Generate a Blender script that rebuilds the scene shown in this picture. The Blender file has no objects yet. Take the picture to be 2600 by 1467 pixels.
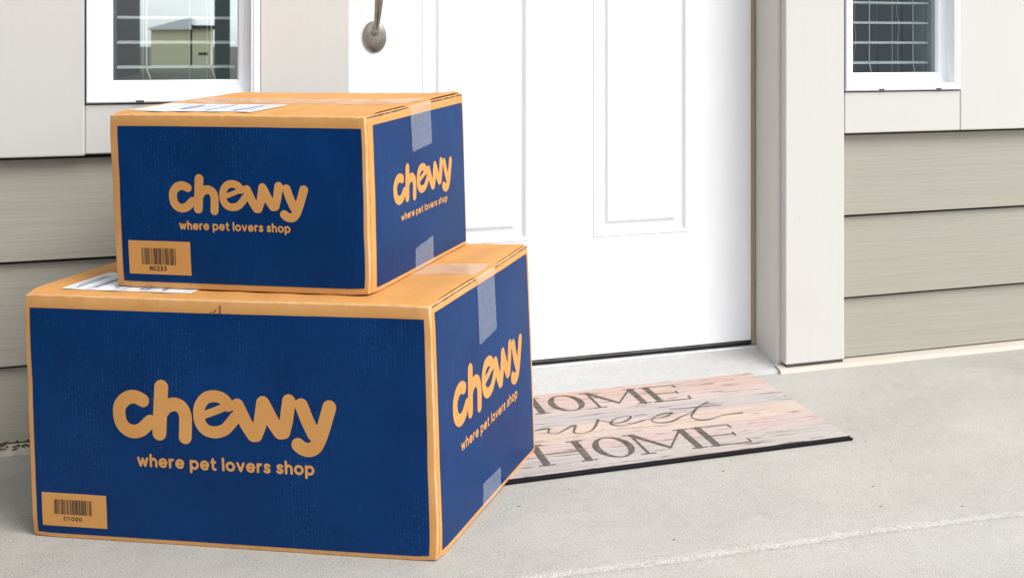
import bpy, bmesh, math, random
import numpy as np
from mathutils import Vector, Matrix
R = math.radians
random.seed(7)
scene = bpy.context.scene
COL = scene.collection

# ------------------------------------------------------------------ camera
cam_data = bpy.data.cameras.new('camera')
cam = bpy.data.objects.new('camera', cam_data); COL.objects.link(cam)
cam.location = (0, -2.41, .696)
cam.rotation_euler = (R(90), 0, R(-21.1))
cam_data.sensor_width = 36; cam_data.sensor_fit = 'HORIZONTAL'
cam_data.lens = 36 * 3127 / 2600
cam_data.shift_x = -(1818 - 1300) / 2600          # the photograph is an off-centre crop
cam_data.shift_y = -(733.5 - 112) / 2600
cam_data.clip_start = .02; cam_data.clip_end = 2000
scene.camera = cam

# ------------------------------------------------------------------ sky, sun, exposure
SUN_EL, SUN_AZ = 46, 142       # azimuth measured clockwise from +Y (into the house): front right
world = bpy.data.worlds.new('World'); scene.world = world; world.use_nodes = True
wn, wl = world.node_tree.nodes, world.node_tree.links
wn.clear()
sky = wn.new('ShaderNodeTexSky'); sky.sky_type = 'NISHITA'; sky.sun_disc = False
sky.sun_elevation = R(SUN_EL); sky.sun_rotation = R(SUN_AZ); sky.air_density = 1.2; sky.dust_density = 2.5
geo = wn.new('ShaderNodeTexCoord')
cmap = wn.new('ShaderNodeMapping'); cmap.inputs['Scale'].default_value = (1, 1, 3.2)
cn = wn.new('ShaderNodeTexNoise'); cn.inputs['Scale'].default_value = 2.2; cn.inputs['Detail'].default_value = 6
cr = wn.new('ShaderNodeValToRGB'); cr.color_ramp.elements[0].position = .28; cr.color_ramp.elements[1].position = .60
cm = wn.new('ShaderNodeMixRGB'); cm.inputs['Color2'].default_value = (10.8, 11.0, 11.2, 1)
bg = wn.new('ShaderNodeBackground'); bg.inputs['Strength'].default_value = .13
out = wn.new('ShaderNodeOutputWorld')
wl.new(geo.outputs['Generated'], cmap.inputs['Vector']); wl.new(cmap.outputs[0], cn.inputs['Vector'])
wl.new(cn.outputs['Fac'], cr.inputs['Fac']); wl.new(cr.outputs['Color'], cm.inputs['Fac'])
wl.new(sky.outputs[0], cm.inputs['Color1']); wl.new(cm.outputs[0], bg.inputs['Color']); wl.new(bg.outputs[0], out.inputs['Surface'])
sd = bpy.data.lights.new('sun', 'SUN'); sd.energy = 1.5; sd.angle = R(32); sd.color = (1, .975, .94)
sun = bpy.data.objects.new('sun', sd); COL.objects.link(sun)
az, el = R(SUN_AZ), R(SUN_EL)
sdir = Vector((math.sin(az) * math.cos(el), math.cos(az) * math.cos(el), math.sin(el)))
sun.rotation_euler = sdir.to_track_quat('Z', 'Y').to_euler()
sun.location = (4, -6, 6)
vs = scene.view_settings
vs.view_transform = 'Standard'; vs.look = 'None'; vs.exposure = 0.80; vs.gamma = 1; vs.use_curve_mapping = False
scene.render.engine = 'CYCLES'
scene.cycles.max_bounces = 8; scene.cycles.transparent_max_bounces = 12

# ------------------------------------------------------------------ materials
class NT:
    def __init__(s, name):
        s.m = bpy.data.materials.new(name); s.m.use_nodes = True
        s.n, s.l = s.m.node_tree.nodes, s.m.node_tree.links
        s.b = s.n['Principled BSDF']
    def node(s, t, **kw):
        q = s.n.new('ShaderNode' + t)
        for k, v in kw.items():
            if k in q.inputs: q.inputs[k].default_value = v
            else: setattr(q, k, v)
        return q
    def link(s, a, b): s.l.new(a, b)
    def coord(s, scale=(1, 1, 1), out='Object', loc=(0, 0, 0), rot=(0, 0, 0)):
        t = s.node('TexCoord'); m = s.node('Mapping')
        m.inputs['Scale'].default_value = scale; m.inputs['Location'].default_value = loc; m.inputs['Rotation'].default_value = rot
        s.link(t.outputs[out], m.inputs['Vector']); return m.outputs[0]
    def noise(s, vec, scale, detail=4, rough=.55):
        q = s.node('TexNoise'); q.inputs['Scale'].default_value = scale; q.inputs['Detail'].default_value = detail
        q.inputs['Roughness'].default_value = rough; s.link(vec, q.inputs['Vector']); return q.outputs['Fac']
    def ramp(s, fac, stops):
        q = s.node('ValToRGB'); e = q.color_ramp.elements
        while len(e) < len(stops): e.new(.5)
        for i, (p, c) in enumerate(stops):
            e[i].position = p; e[i].color = (*c, 1) if len(c) == 3 else c
        s.link(fac, q.inputs['Fac']); return q.outputs['Color']
    def mix(s, fac, a, b, mode='MIX'):
        q = s.node('MixRGB'); q.blend_type = mode
        for i, v in ((0, fac), (1, a), (2, b)):
            if isinstance(v, (int, float)): q.inputs[i].default_value = v
            elif isinstance(v, tuple): q.inputs[i].default_value = (*v, 1)
            else: s.link(v, q.inputs[i])
        return q.outputs[0]
    def math(s, op, a, b=0.0):
        q = s.node('Math'); q.operation = op
        for i, v in ((0, a), (1, b)):
            if isinstance(v, (int, float)): q.inputs[i].default_value = v
            else: s.link(v, q.inputs[i])
        return q.outputs[0]
    def base(s, c):
        if isinstance(c, tuple): s.b.inputs['Base Color'].default_value = (*c, 1)
        else: s.link(c, s.b.inputs['Base Color'])
    def rough(s, r, spec=.5):
        if isinstance(r, (int, float)): s.b.inputs['Roughness'].default_value = r
        else: s.link(r, s.b.inputs['Roughness'])
        s.b.inputs['Specular IOR Level'].default_value = spec
    def bump(s, h, strength=.3, dist=.001):
        q = s.node('Bump'); q.inputs['Strength'].default_value = strength; q.inputs['Distance'].default_value = dist
        s.link(h, q.inputs['Height']); s.link(q.outputs[0], s.b.inputs['Normal'])

def m_plain(name, c, r=.5, metal=0, spec=.5):
    t = NT(name); t.base(c); t.rough(r, spec); t.b.inputs['Metallic'].default_value = metal; return t.m

def m_kraft():
    t = NT('kraft board')
    v = t.coord((1, 1, 1), 'UV')
    n1 = t.noise(v, 9, 5); n2 = t.noise(t.coord((260, 40, 1), 'UV'), 1, 3); n3 = t.noise(v, 700, 2)
    c = t.ramp(n1, [(.3, (.515, .230, .056)), (.7, (.605, .292, .084))])
    c = t.mix(t.math('MULTIPLY', n2, .22), c, (.52, .245, .062))
    c = t.mix(t.ramp(n3, [(.35, (0, 0, 0)), (.7, (.34, .34, .34))]), c, (.70, .43, .19))
    at = t.node('Attribute'); at.attribute_name = 'fold_highlight'  # pale tone painted along folds: worn paper plus the crease's highlight
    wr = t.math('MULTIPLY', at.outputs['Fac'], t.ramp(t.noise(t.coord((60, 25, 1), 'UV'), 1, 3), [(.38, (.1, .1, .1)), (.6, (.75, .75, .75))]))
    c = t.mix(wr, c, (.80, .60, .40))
    t.base(c); t.rough(.75, .25)
    t.bump(t.noise(t.coord((150, 6, 1), 'UV'), 1, 1), .25, .0006); return t.m
def m_blue():
    t = NT('blue printed board')
    v = t.coord((1, 1, 1), 'UV')
    c = t.ramp(t.noise(v, 7, 4), [(.28, (.0006, .0225, .100)), (.72, (.0012, .0355, .146))])
    st = t.noise(t.coord((420, 24, 1), 'UV'), 1, 2)                # flutes worn through the ink
    sp = t.noise(t.coord((900, 300, 1), 'UV'), 1, 1)
    patch = t.noise(t.coord((5, 5, 1), 'UV', (3.1, .7, 0)), 1, 2)
    wear = t.math('MULTIPLY', t.ramp(st, [(.55, (0, 0, 0)), (.75, (1, 1, 1))]), t.ramp(patch, [(.42, (.08, .08, .08)), (.68, (1, 1, 1))]))
    wear = t.math('MULTIPLY', wear, .18)
    c = t.mix(wear, c, (.035, .12, .30))
    sx = t.node('SeparateXYZ'); t.link(v, sx.inputs[0])
    flute = t.ramp(t.math('SINE', t.math('MULTIPLY', sx.outputs['X'], 1180.0)), [(.45, (0, 0, 0)), (.95, (1, 1, 1))])
    fl = t.math('MULTIPLY', flute, t.ramp(t.noise(t.coord((90, 260, 1), 'UV'), 1, 2), [(.50, (0, 0, 0)), (.62, (1, 1, 1))]))
    fp = t.ramp(t.noise(t.coord((9, 4.5, 1), 'UV', (1.9, 6.4, 0)), 1, 2), [(.47, (.06, .06, .06)), (.68, (1, 1, 1))])
    c = t.mix(t.math('MULTIPLY', t.math('MULTIPLY', fl, fp), .26), c, (.06, .20, .44))
    dots = t.math('MULTIPLY', t.ramp(sp, [(.70, (0, 0, 0)), (.80, (1, 1, 1))]), t.ramp(patch, [(.45, (0, 0, 0)), (.6, (1, 1, 1))]))
    c = t.mix(t.math('MULTIPLY', dots, .45), c, (.20, .26, .38))
    t.base(c); t.rough(.42, .13)
    t.bump(t.noise(t.coord((150, 5, 1), 'UV'), 1, 1), .35, .0006); return t.m
def m_tape(alpha, col=(.74, .78, .86), name='clear tape'):
    t = NT(name)
    n = t.noise(t.coord((1, 1, 1), 'UV'), 160, 3)
    t.base(col); t.rough(.14, .6)
    a = t.ramp(n, [(.35, (alpha * .75,) * 3), (.65, (min(1, alpha * 1.2),) * 3)])
    t.link(a, t.b.inputs['Alpha']); t.bump(t.math('ADD', t.noise(t.coord((45, 14, 1), 'UV'), 1, 3), t.math('MULTIPLY', n, .5)), .6, .0012); return t.m
def m_label():
    t = NT('printed paper label')
    v = t.coord((1, 1, 1), 'UV')
    n = t.noise(t.coord((70, 6, 1), 'UV'), 1, 2)
    c = t.ramp(n, [(.5, (.80, .82, .85)), (.56, (.42, .47, .58))])
    t.base(t.mix(.6, (.8, .82, .85), c)); t.rough(.35); return t.m
def m_concrete(name, a, b, stain=.5, grain=.55):
    t = NT(name)
    v = t.coord()
    c = t.ramp(t.noise(v, 3.0, 6, .6), [(.30, a), (.70, b)])
    fine = t.noise(v, 420, 3, .7)
    c = t.mix(grain, c, t.ramp(fine, [(.3, (.10, .10, .095)), (.7, (.86, .85, .83))]), 'OVERLAY')
    c = t.mix(.16, c, t.ramp(t.noise(v, 46, 5, .7), [(.3, (.25, .25, .25)), (.7, (.72, .72, .72))]), 'OVERLAY')
    blot = t.ramp(t.noise(t.coord((1, 1, 1), 'Object', (5, 2, 0)), 1.3, 5, .65), [(.48, (0, 0, 0)), (.72, (1, 1, 1))])
    c = t.mix(t.math('MULTIPLY', blot, .30 * stain), c, (.30, .27, .235))
    warm = t.ramp(t.noise(t.coord((1, 1, 1), 'Object', (1, 8, 0)), 5, 4), [(.5, (0, 0, 0)), (.75, (1, 1, 1))])
    c = t.mix(t.math('MULTIPLY', warm, .34 * stain), c, (.52, .44, .38))
    pale = t.ramp(t.noise(t.coord((1, 1, 1), 'Object', (7, 3, 0)), 2.1, 5, .6), [(.5, (0, 0, 0)), (.72, (1, 1, 1))])
    c = t.mix(t.math('MULTIPLY', pale, .55 * stain), c, (.47, .465, .455))
    vor = t.node('TexVoronoi'); vor.inputs['Scale'].default_value = 26; vor.inputs['Randomness'].default_value = 1
    t.link(v, vor.inputs['Vector'])
    pit = t.ramp(vor.outputs['Distance'], [(.045, (1, 1, 1)), (.075, (0, 0, 0))])
    pick = t.ramp(t.noise(v, 19, 1), [(.53, (0, 0, 0)), (.56, (1, 1, 1))])
    pits = t.math('MULTIPLY', pit, pick)
    c = t.mix(t.math('MULTIPLY', pits, .8), c, (.06, .055, .05))
    t.base(c); t.rough(.82, .3)
    h = t.math('ADD', t.math('MULTIPLY', fine, .35), t.noise(v, 60, 4))
    t.bump(t.math('SUBTRACT', h, t.math('MULTIPLY', pits, 2.0)), .35, .0018); return t.m
def m_siding():
    t = NT('embossed lap siding')
    v = t.coord((3.2, 30, 95), 'Object')
    info = t.node('ObjectInfo')
    add = t.node('VectorMath'); add.operation = 'ADD'; t.link(v, add.inputs[0])
    sc = t.node('VectorMath'); sc.operation = 'SCALE'; t.link(info.outputs['Location'], sc.inputs[0]); sc.inputs['Scale'].default_value = 37
    t.link(sc.outputs[0], add.inputs[1])
    g = t.noise(add.outputs[0], 1.0, 5, .62)
    fine = t.noise(add.outputs[0], 3.2, 3, .6)
    c = t.ramp(g, [(.3, (.318, .299, .250)), (.7, (.344, .323, .271))])
    t.base(c); t.rough(.62, .35)
    wv = t.math('ADD', g, t.math('MULTIPLY', fine, .45))
    t.bump(t.ramp(wv, [(.45, (0, 0, 0)), (.95, (1, 1, 1))]), .28, .0020); return t.m
def m_trim(name, c0, axis):
    t = NT(name)
    s = {'z': (120, 120, 3.0), 'x': (3.0, 120, 120)}[axis]
    g = t.noise(t.coord(s, 'Object'), 1, 4)
    c1 = tuple(q * .985 for q in c0)
    c = t.ramp(g, [(.35, c1), (.65, c0)])
    d = t.ramp(t.noise(t.coord((1, 1, 1)), 4, 5), [(.5, (0, 0, 0)), (.8, (1, 1, 1))])
    c = t.mix(t.math('MULTIPLY', d, .10), c, (.45, .42, .37))
    sp = t.ramp(t.noise(t.coord((1, 1, 1)), 95, 1), [(.77, (0, 0, 0)), (.80, (1, 1, 1))])
    c = t.mix(t.math('MULTIPLY', sp, .30), c, (.38, .36, .33))
    t.base(c); t.rough(.6, .35); t.bump(g, .07, .0005); return t.m
def m_white(name, c=(.86, .87, .885), r=.38, b=.06):
    t = NT(name)
    n = t.noise(t.coord((1, 1, .25)), 26, 4)
    c1 = tuple(q * .965 for q in c)
    t.base(t.ramp(n, [(.3, c1), (.7, c)])); t.rough(r, .5); t.bump(t.noise(t.coord(), 210, 2), b, .0006); return t.m
def m_glass():
    t = NT('window glass')
    n, l = t.n, t.l
    n.remove(t.b)
    tr = t.node('BsdfTransparent'); tr.inputs['Color'].default_value = (.93, .965, .955, 1)
    gl = t.node('BsdfGlossy'); gl.inputs['Roughness'].default_value = .012; gl.inputs['Color'].default_value = (.86, .96, 1, 1)
    fr = t.node('Fresnel'); fr.inputs['IOR'].default_value = 5.4
    mx = t.node('MixShader')
    gm = t.node('NewGeometry'); fac = t.math('MULTIPLY', fr.outputs[0], t.math('SUBTRACT', 1.0, gm.outputs['Backfacing']))
    l.new(fac, mx.inputs[0]); l.new(tr.outputs[0], mx.inputs[1]); l.new(gl.outputs[0], mx.inputs[2])
    l.new(mx.outputs[0], n['Material Output'].inputs['Surface']); return t.m
def m_metal():
    t = NT('satin nickel')
    n = t.noise(t.coord((30, 30, 200)), 1, 3)
    t.base(t.ramp(n, [(.3, (.25, .228, .198)), (.7, (.33, .303, .268))])); t.b.inputs['Metallic'].default_value = 1
    t.rough(.33); t.bump(n, .1, .0004); return t.m
def m_mat():
    t = NT('printed plank mat')
    v = t.coord((1, 1, 1))
    sep = t.node('SeparateXYZ'); t.link(v, sep.inputs[0])
    y = t.math('MULTIPLY', sep.outputs['Y'], -2.0)                    # 0..1 over 0.5 m
    q = t.node('ValToRGB'); e = q.color_ramp; e.interpolation = 'CONSTANT'
    stops = [(0, (.50, .36, .31)), (.18, (.50, .40, .365)), (.29, (.425, .375, .36)), (.43, (.52, .405, .34)), (.60, (.49, .375, .345)), (.72, (.42, .37, .345))]
    while len(e.elements) < len(stops): e.elements.new(.5)
    for i, (p, c) in enumerate(stops): e.elements[i].position = p; e.elements[i].color = (*c, 1)
    t.link(y, q.inputs['Fac'])
    gr = t.noise(t.coord((7, 150, 1)), 1, 5, .6)
    c = t.mix(.45, q.outputs['Color'], t.ramp(gr, [(.32, (.26, .22, .20)), (.5, (.5, .5, .5)), (.7, (.68, .66, .66))]), 'OVERLAY')
    tone = t.noise(t.coord((5, 16, 1), 'Object', (2, 3, 0)), 1, 3)
    c = t.mix(t.ramp(tone, [(.4, (0, 0, 0)), (.75, (.38, .38, .38))]), c, (.44, .425, .415))
    kn = t.noise(t.coord((11, 85, 1), 'Object', (4.3, 1.7, 0)), 1, 3, .7)
    c = t.mix(t.ramp(kn, [(.585, (0, 0, 0)), (.66, (.85, .85, .85))]), c, (.13, .095, .09))
    t.base(c); t.rough(.9, .15); t.bump(t.noise(t.coord(), 900, 2), .5, .001); return t.m
def m_ink():
    t = NT('faded letter print')
    n = t.noise(t.coord((60, 300, 1)), 1, 3)
    t.base(t.ramp(n, [(.30, (.055, .047, .04)), (.52, (.11, .093, .078)), (.64, (.20, .17, .15)), (.74, (.36, .30, .27))])); t.rough(.9, .1); return t.m

KRAFT, BLUE = m_kraft(), m_blue()
TAPE, TAPE_TOP, LABEL = m_tape(.20), m_tape(.32, (.84, .76, .70), 'clear tape on kraft'), m_label()
SLAB = m_concrete('porch concrete', (.350, .337, .311), (.420, .406, .378))
SILLC = m_concrete('sill concrete', (.42, .42, .412), (.475, .475, .466), .25, .22)
SIDING = m_siding()
TRIM_V, TRIM_H = m_trim('beige trim upright', (.56, .545, .52), 'z'), m_trim('beige trim level', (.56, .545, .52), 'x')
JAMB = m_trim('jamb paint', (.62, .59, .55), 'z')
CAULK = m_trim('base strip paint', (.50, .455, .395), 'x')
WHITE, VINYL = m_white('door paint'), m_white('white vinyl', (.87, .88, .90), .3, .03)
GLASS, METAL = m_glass(), m_metal()
RUBBER = m_plain('black rubber', (.007, .006, .008), .95, 0, .2)
SWEEP = m_plain('black door sweep', (.012, .01, .01), .5)
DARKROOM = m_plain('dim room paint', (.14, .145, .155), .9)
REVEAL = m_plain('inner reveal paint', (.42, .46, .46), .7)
SLATM = m_plain('white blind slat', (.88, .89, .90), .45)
CORDM = m_plain('white cord', (.8, .8, .79), .8)
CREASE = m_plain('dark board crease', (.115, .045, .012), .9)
LABELINK = m_plain('label ink', (.19, .23, .31), .6)
BLACKINK = m_plain('barcode ink', (.03, .02, .018), .8)
WEATHER = m_plain('tan weatherstrip', (.33, .27, .17), .8)
GAPDARK = m_plain('dark gap fill', (.06, .055, .05), .9)  # near-black fill for joints and gaps; on the cartons it paints slit shade

# ------------------------------------------------------------------ helpers
def mesh(name, verts, faces, mat, parent=None, uvs=None, smooth=False):
    me = bpy.data.meshes.new(name); me.from_pydata([tuple(v) for v in verts], [], faces); me.update()
    if mat: me.materials.append(mat)
    if uvs is not None:
        ul = me.uv_layers.new(name='UVMap')
        for lp in me.loops: ul.data[lp.index].uv = uvs[lp.vertex_index]
    if smooth:
        for p in me.polygons: p.use_smooth = True
    o = bpy.data.objects.new(name, me); COL.objects.link(o)
    if parent: o.parent = parent
    return o
def frombm(name, bm, mat, parent=None, smooth=False):
    me = bpy.data.meshes.new(name); bm.to_mesh(me); bm.free()
    if mat: me.materials.append(mat)
    if smooth:
        for p in me.polygons: p.use_smooth = True
    o = bpy.data.objects.new(name, me); COL.objects.link(o)
    if parent: o.parent = parent
    return o
def bbox(bm, x0, x1, y0, y1, z0, z1, bev=0, seg=2):
    r = bmesh.ops.create_cube(bm, size=1)
    vv = r['verts']
    for v in vv:
        v.co = Vector((x0 if v.co.x < 0 else x1, y0 if v.co.y < 0 else y1, z0 if v.co.z < 0 else z1))
    if bev:
        ed = list({e for v in vv for e in v.link_edges})
        bmesh.ops.bevel(bm, geom=ed, offset=bev, segments=seg, affect='EDGES', profile=.5)
def box(name, mat, parent, x0, x1, y0, y1, z0, z1, bev=0, seg=2, origin=True):
    """A bevelled box whose object origin sits at its centre."""
    c = Vector(((x0 + x1) / 2, (y0 + y1) / 2, (z0 + z1) / 2)) if origin else Vector((0, 0, 0))
    bm = bmesh.new(); bbox(bm, x0 - c.x, x1 - c.x, y0 - c.y, y1 - c.y, z0 - c.z, z1 - c.z, bev, seg)
    o = frombm(name, bm, mat, parent); o.location = c; return o
def empty(name, loc=(0, 0, 0)):
    o = bpy.data.objects.new(name, None); o.empty_display_size = .05; COL.objects.link(o); o.location = loc; return o
def tag(o, label=None, cat=None, group=None, kind=None):
    for k, v in (('label', label), ('category', cat), ('group', group), ('kind', kind)):
        if v: o[k] = v
    return o
def tube(name, pts, radii, mat, parent=None, n=12, flat=1.0):
    """A swept tube along pts; flat squashes it across the second axis."""
    P = [Vector(p) for p in pts]; vs_, fs = [], []
    for i, p in enumerate(P):
        t = (P[min(i + 1, len(P) - 1)] - P[max(i - 1, 0)]).normalized()
        a = t.cross(Vector((0, 1, 0)));  a = a.normalized() if a.length > .05 else Vector((1, 0, 0))
        b = t.cross(a).normalized()
        r = radii[i] if isinstance(radii, (list, tuple)) else radii
        for k in range(n):
            q = 2 * math.pi * k / n
            vs_.append(p + a * (r * math.cos(q)) + b * (r * flat * math.sin(q)))
    for i in range(len(P) - 1):
        for k in range(n):
            k2 = (k + 1) % n
            fs.append((i * n + k, i * n + k2, (i + 1) * n + k2, (i + 1) * n + k))
    fs.append(tuple(range(n - 1, -1, -1))); fs.append(tuple((len(P) - 1) * n + k for k in range(n)))
    return mesh(name, vs_, fs, mat, parent, smooth=True)

# strokes -> one clean flat shape (distance field, then filled contour)
def catmull(pts, n=6):
    if len(pts) < 3: return list(pts)
    o = []; P = [pts[0]] + list(pts) + [pts[-1]]
    for i in range(1, len(P) - 2):
        p0, p1, p2, p3 = (np.array(P[j], float) for j in (i - 1, i, i + 1, i + 2))
        for k in range(n):
            t = k / n
            o.append(tuple(.5 * ((2 * p1) + (-p0 + p2) * t + (2 * p0 - 5 * p1 + 4 * p2 - p3) * t * t + (-p0 + 3 * p1 - 3 * p2 + p3) * t ** 3)))
    o.append(tuple(pts[-1])); return o
def fill_strokes(strokes, cell, run=10):
    """strokes: list of polylines [(x, y, r), ...]; returns flat (verts, faces) of their union."""
    allp = np.array([p for s in strokes for p in s], float)
    rm = allp[:, 2].max() + 2 * cell
    x0, y0 = allp[:, 0].min() - rm, allp[:, 1].min() - rm
    nx = int((allp[:, 0].max() + rm - x0) / cell) + 2; ny = int((allp[:, 1].max() + rm - y0) / cell) + 2
    D = np.full((ny, nx), 1e3)
    for s in strokes:
        if len(s) == 1: s = [s[0], s[0]]
        for a, b in zip(s[:-1], s[1:]):
            r = max(a[2], b[2]) + 3 * cell
            i0 = max(0, int((min(a[0], b[0]) - r - x0) / cell)); i1 = min(nx, int((max(a[0], b[0]) + r - x0) / cell) + 2)
            j0 = max(0, int((min(a[1], b[1]) - r - y0) / cell)); j1 = min(ny, int((max(a[1], b[1]) + r - y0) / cell) + 2)
            X, Y = np.meshgrid(x0 + np.arange(i0, i1) * cell, y0 + np.arange(j0, j1) * cell)
            dx, dy = b[0] - a[0], b[1] - a[1]; L = dx * dx + dy * dy + 1e-14
            t = np.clip(((X - a[0]) * dx + (Y - a[1]) * dy) / L, 0, 1)
            d = np.hypot(X - a[0] - t * dx, Y - a[1] - t * dy) - (a[2] + (b[2] - a[2]) * t)
            D[j0:j1, i0:i1] = np.minimum(D[j0:j1, i0:i1], d)
    V, F = [], []
    ins = D < 0
    for j in range(ny - 1):
        i = 0
        while i < nx - 1:
            c = (ins[j, i], ins[j, i + 1], ins[j + 1, i + 1], ins[j + 1, i])
            if not any(c): i += 1; continue
            if all(c):
                k = i
                while k + 1 < nx - 1 and k + 1 - i < run and ins[j, k + 2] and ins[j + 1, k + 2]: k += 1
                n = len(V)
                V += [(x0 + i * cell, y0 + j * cell), (x0 + (k + 1) * cell, y0 + j * cell), (x0 + (k + 1) * cell, y0 + (j + 1) * cell), (x0 + i * cell, y0 + (j + 1) * cell)]
                F.append((n, n + 1, n + 2, n + 3)); i = k + 1; continue
            cr_ = [(i, j), (i + 1, j), (i + 1, j + 1), (i, j + 1)]; poly = []
            for q in range(4):
                a, b = cr_[q], cr_[(q + 1) % 4]; da, db = D[a[1], a[0]], D[b[1], b[0]]
                if da < 0: poly.append((x0 + a[0] * cell, y0 + a[1] * cell))
                if (da < 0) != (db < 0):
                    t = da / (da - db); poly.append((x0 + (a[0] + (b[0] - a[0]) * t) * cell, y0 + (a[1] + (b[1] - a[1]) * t) * cell))
            if len(poly) >= 3:
                n = len(V); V += poly; F.append(tuple(range(n, n + len(poly))))
            i += 1
    return V, F

# ------------------------------------------------------------------ ground
def grid_sheet(name, x0, x1, y0, y1, nx, ny, zf, mat):
    V = [(x0 + (x1 - x0) * i / nx, y0 + (y1 - y0) * j / ny, 0) for j in range(ny + 1) for i in range(nx + 1)]
    V = [(x, y, zf(x, y)) for x, y, _ in V]
    F = [(j * (nx + 1) + i, j * (nx + 1) + i + 1, (j + 1) * (nx + 1) + i + 1, (j + 1) * (nx + 1) + i) for j in range(ny) for i in range(nx)]
    return mesh(name, V, F, mat, smooth=True)
LAWN = NT('lawn'); LAWN.base(LAWN.ramp(LAWN.noise(LAWN.coord(), 6, 6), [(.3, (.085, .083, .06)), (.7, (.14, .13, .10))])); LAWN.rough(.9, .2)
ASPH = NT('asphalt'); ASPH.base(ASPH.ramp(ASPH.noise(ASPH.coord(), 40, 5), [(.3, (.045, .045, .047)), (.7, (.065, .064, .063))])); ASPH.rough(.9, .2)
g = grid_sheet('ground', -300, 300, -400, 300, 1, 1, lambda x, y: -.16, LAWN.m); tag(g, kind='structure')
rd = grid_sheet('road', -300, 300, -24, -15, 1, 1, lambda x, y: -.156, ASPH.m); tag(rd, kind='structure')

# porch slab: one pour, a hand-tooled joint between two bays
JX0, JY0, JX1, JY1 = .3825, -.8283, 1.0833, -.871
js = (JY1 - JY0) / (JX1 - JX0)
def jline(x): return JY0 + js * (x - JX0) + .0035 * math.sin(x * 9.1) + .0015 * math.sin(x * 31 + 1)
def slab_bay(name, front):
    xs = np.linspace(-3.2, 4.6, 391)
    prof = [(0, -.009), (.0012, -.0045), (.0035, -.0012), (.006, .0006), (.012, .0009), (.022, .0005), (.034, 0)]
    V, F = [], []
    for x in xs:
        y = jline(x)
        s = -1 if front else 1
        w = .0014 + .0006 * math.sin(x * 17 + front)
        row = [(x, y + s * (w + d), z * (.55 if front and z > 0 else 1)) for d, z in prof]
        far = [-1.05, -1.4, -2.2, -3.3] if front else [-.6, -.3, -.03, .06]
        row += [(x, yy, 0) for yy in far]
        if front: row.append((x, -3.3, -.17))
        V += row
    m = len(row)
    for i in range(len(xs) - 1):
        for k in range(m - 1):
            q = (i * m + k, (i + 1) * m + k, (i + 1) * m + k + 1, i * m + k + 1)
            F.append(q if not front else q[::-1])
    return tag(mesh(name, V, F, SLAB, smooth=True), kind='structure')
slab_bay('porch_floor_bay', False); slab_bay('porch_floor_bay', True)
bm = bmesh.new(); bbox(bm, -3.2, 4.6, -1.3, -.5, -.06, -.0085)
tag(frombm('porch_joint_base', bm, GAPDARK), kind='structure')

# ------------------------------------------------------------------ the house
house = tag(empty('house', (0, 0, 0)), 'beige house front with white panelled door, narrow sidelight windows and lap siding', 'house')
PITCH, LEVELS = .178, [.6800, .5024, .3246, .1465, -.0315]

def siding(x0, x1):
    for zb in LEVELS[2:]:
        z0 = max(zb, .0156); z1 = zb + PITCH - .0058
        f0 = (z0 - zb) / (z1 - zb)
        yb = -.0150 + .0110 * f0
        cx, cz = (x0 + x1) / 2, z0
        V = []; nseg = 24
        for i in range(nseg + 1):
            x = x0 + (x1 - x0) * i / nseg
            wob = .0006 * math.sin(x * 5 + zb * 40)
            V += [(x - cx, yb + wob, 0), (x - cx, yb + .008, 0), (x - cx, .0055, z1 - z0), (x - cx, -.004 + wob * .3, z1 - z0)]
        F = []
        for i in range(nseg):
            a, b = i * 4, (i + 1) * 4
            for k in range(4):
                k2 = (k + 1) % 4
                F.append((a + k, b + k, b + k2, a + k2))
        F += [(0, 3, 2, 1), tuple(nseg * 4 + k for k in (0, 1, 2, 3))]
        F = [q[::-1] for q in F]
        o = mesh('siding_board', V, F, SIDING, house); o.location = (cx, 0, cz)
siding(1.2165, 3.4); siding(-1.28, .0345)
box('wall_sheathing', GAPDARK, house, 1.21, 3.4, .006, .03, 0, .56); box('wall_sheathing', GAPDARK, house, -1.28, .04, .006, .03, 0, .56)

# trim boards (face at Y = -0.030)
TF = -.030
def trim(x0, x1, z0, z1, mat, y0=TF, y1=.02, bev=.0025): return box('trim_board', mat, house, x0, x1, y0, y1, z0, z1, bev)
trim(-1.28, -.2520, .5024, 2.5, TRIM_V)
trim(-.2517, .0330, .5050, .5900, TRIM_H, TF + .002)
trim(.0332, .1890, .0165, 2.35, TRIM_V)
trim(1.0766, 1.2154, .0165, 2.35, TRIM_V)
trim(1.2174, 1.5065, .5024, .5912, TRIM_H, TF + .002)
trim(1.5070, 3.4, .5024, 2.5, TRIM_V, TF + .001)
trim(.0358, 1.2154, 2.353, 2.5, TRIM_H, TF + .001)
trim(-.2500, .0340, 2.075, 2.5, TRIM_H, TF + .002)
trim(1.2174, 1.5065, 2.075, 2.5, TRIM_H, TF + .002)
# jambs and head of the doorway
def jamb(x0, x1): return box('door_jamb', JAMB, house, x0, x1, -.002, .19, .006, 2.2, .0015)
jamb(1.0677, 1.094); jamb(.155, .1855)
box('door_head', JAMB, house, .1865, 1.0667, -.002, .19, 2.075, 2.2, .0015)
box('weather_strip', WEATHER, house, 1.0595, 1.0672, .1115, .125, .03, 2.07, .002)
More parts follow.
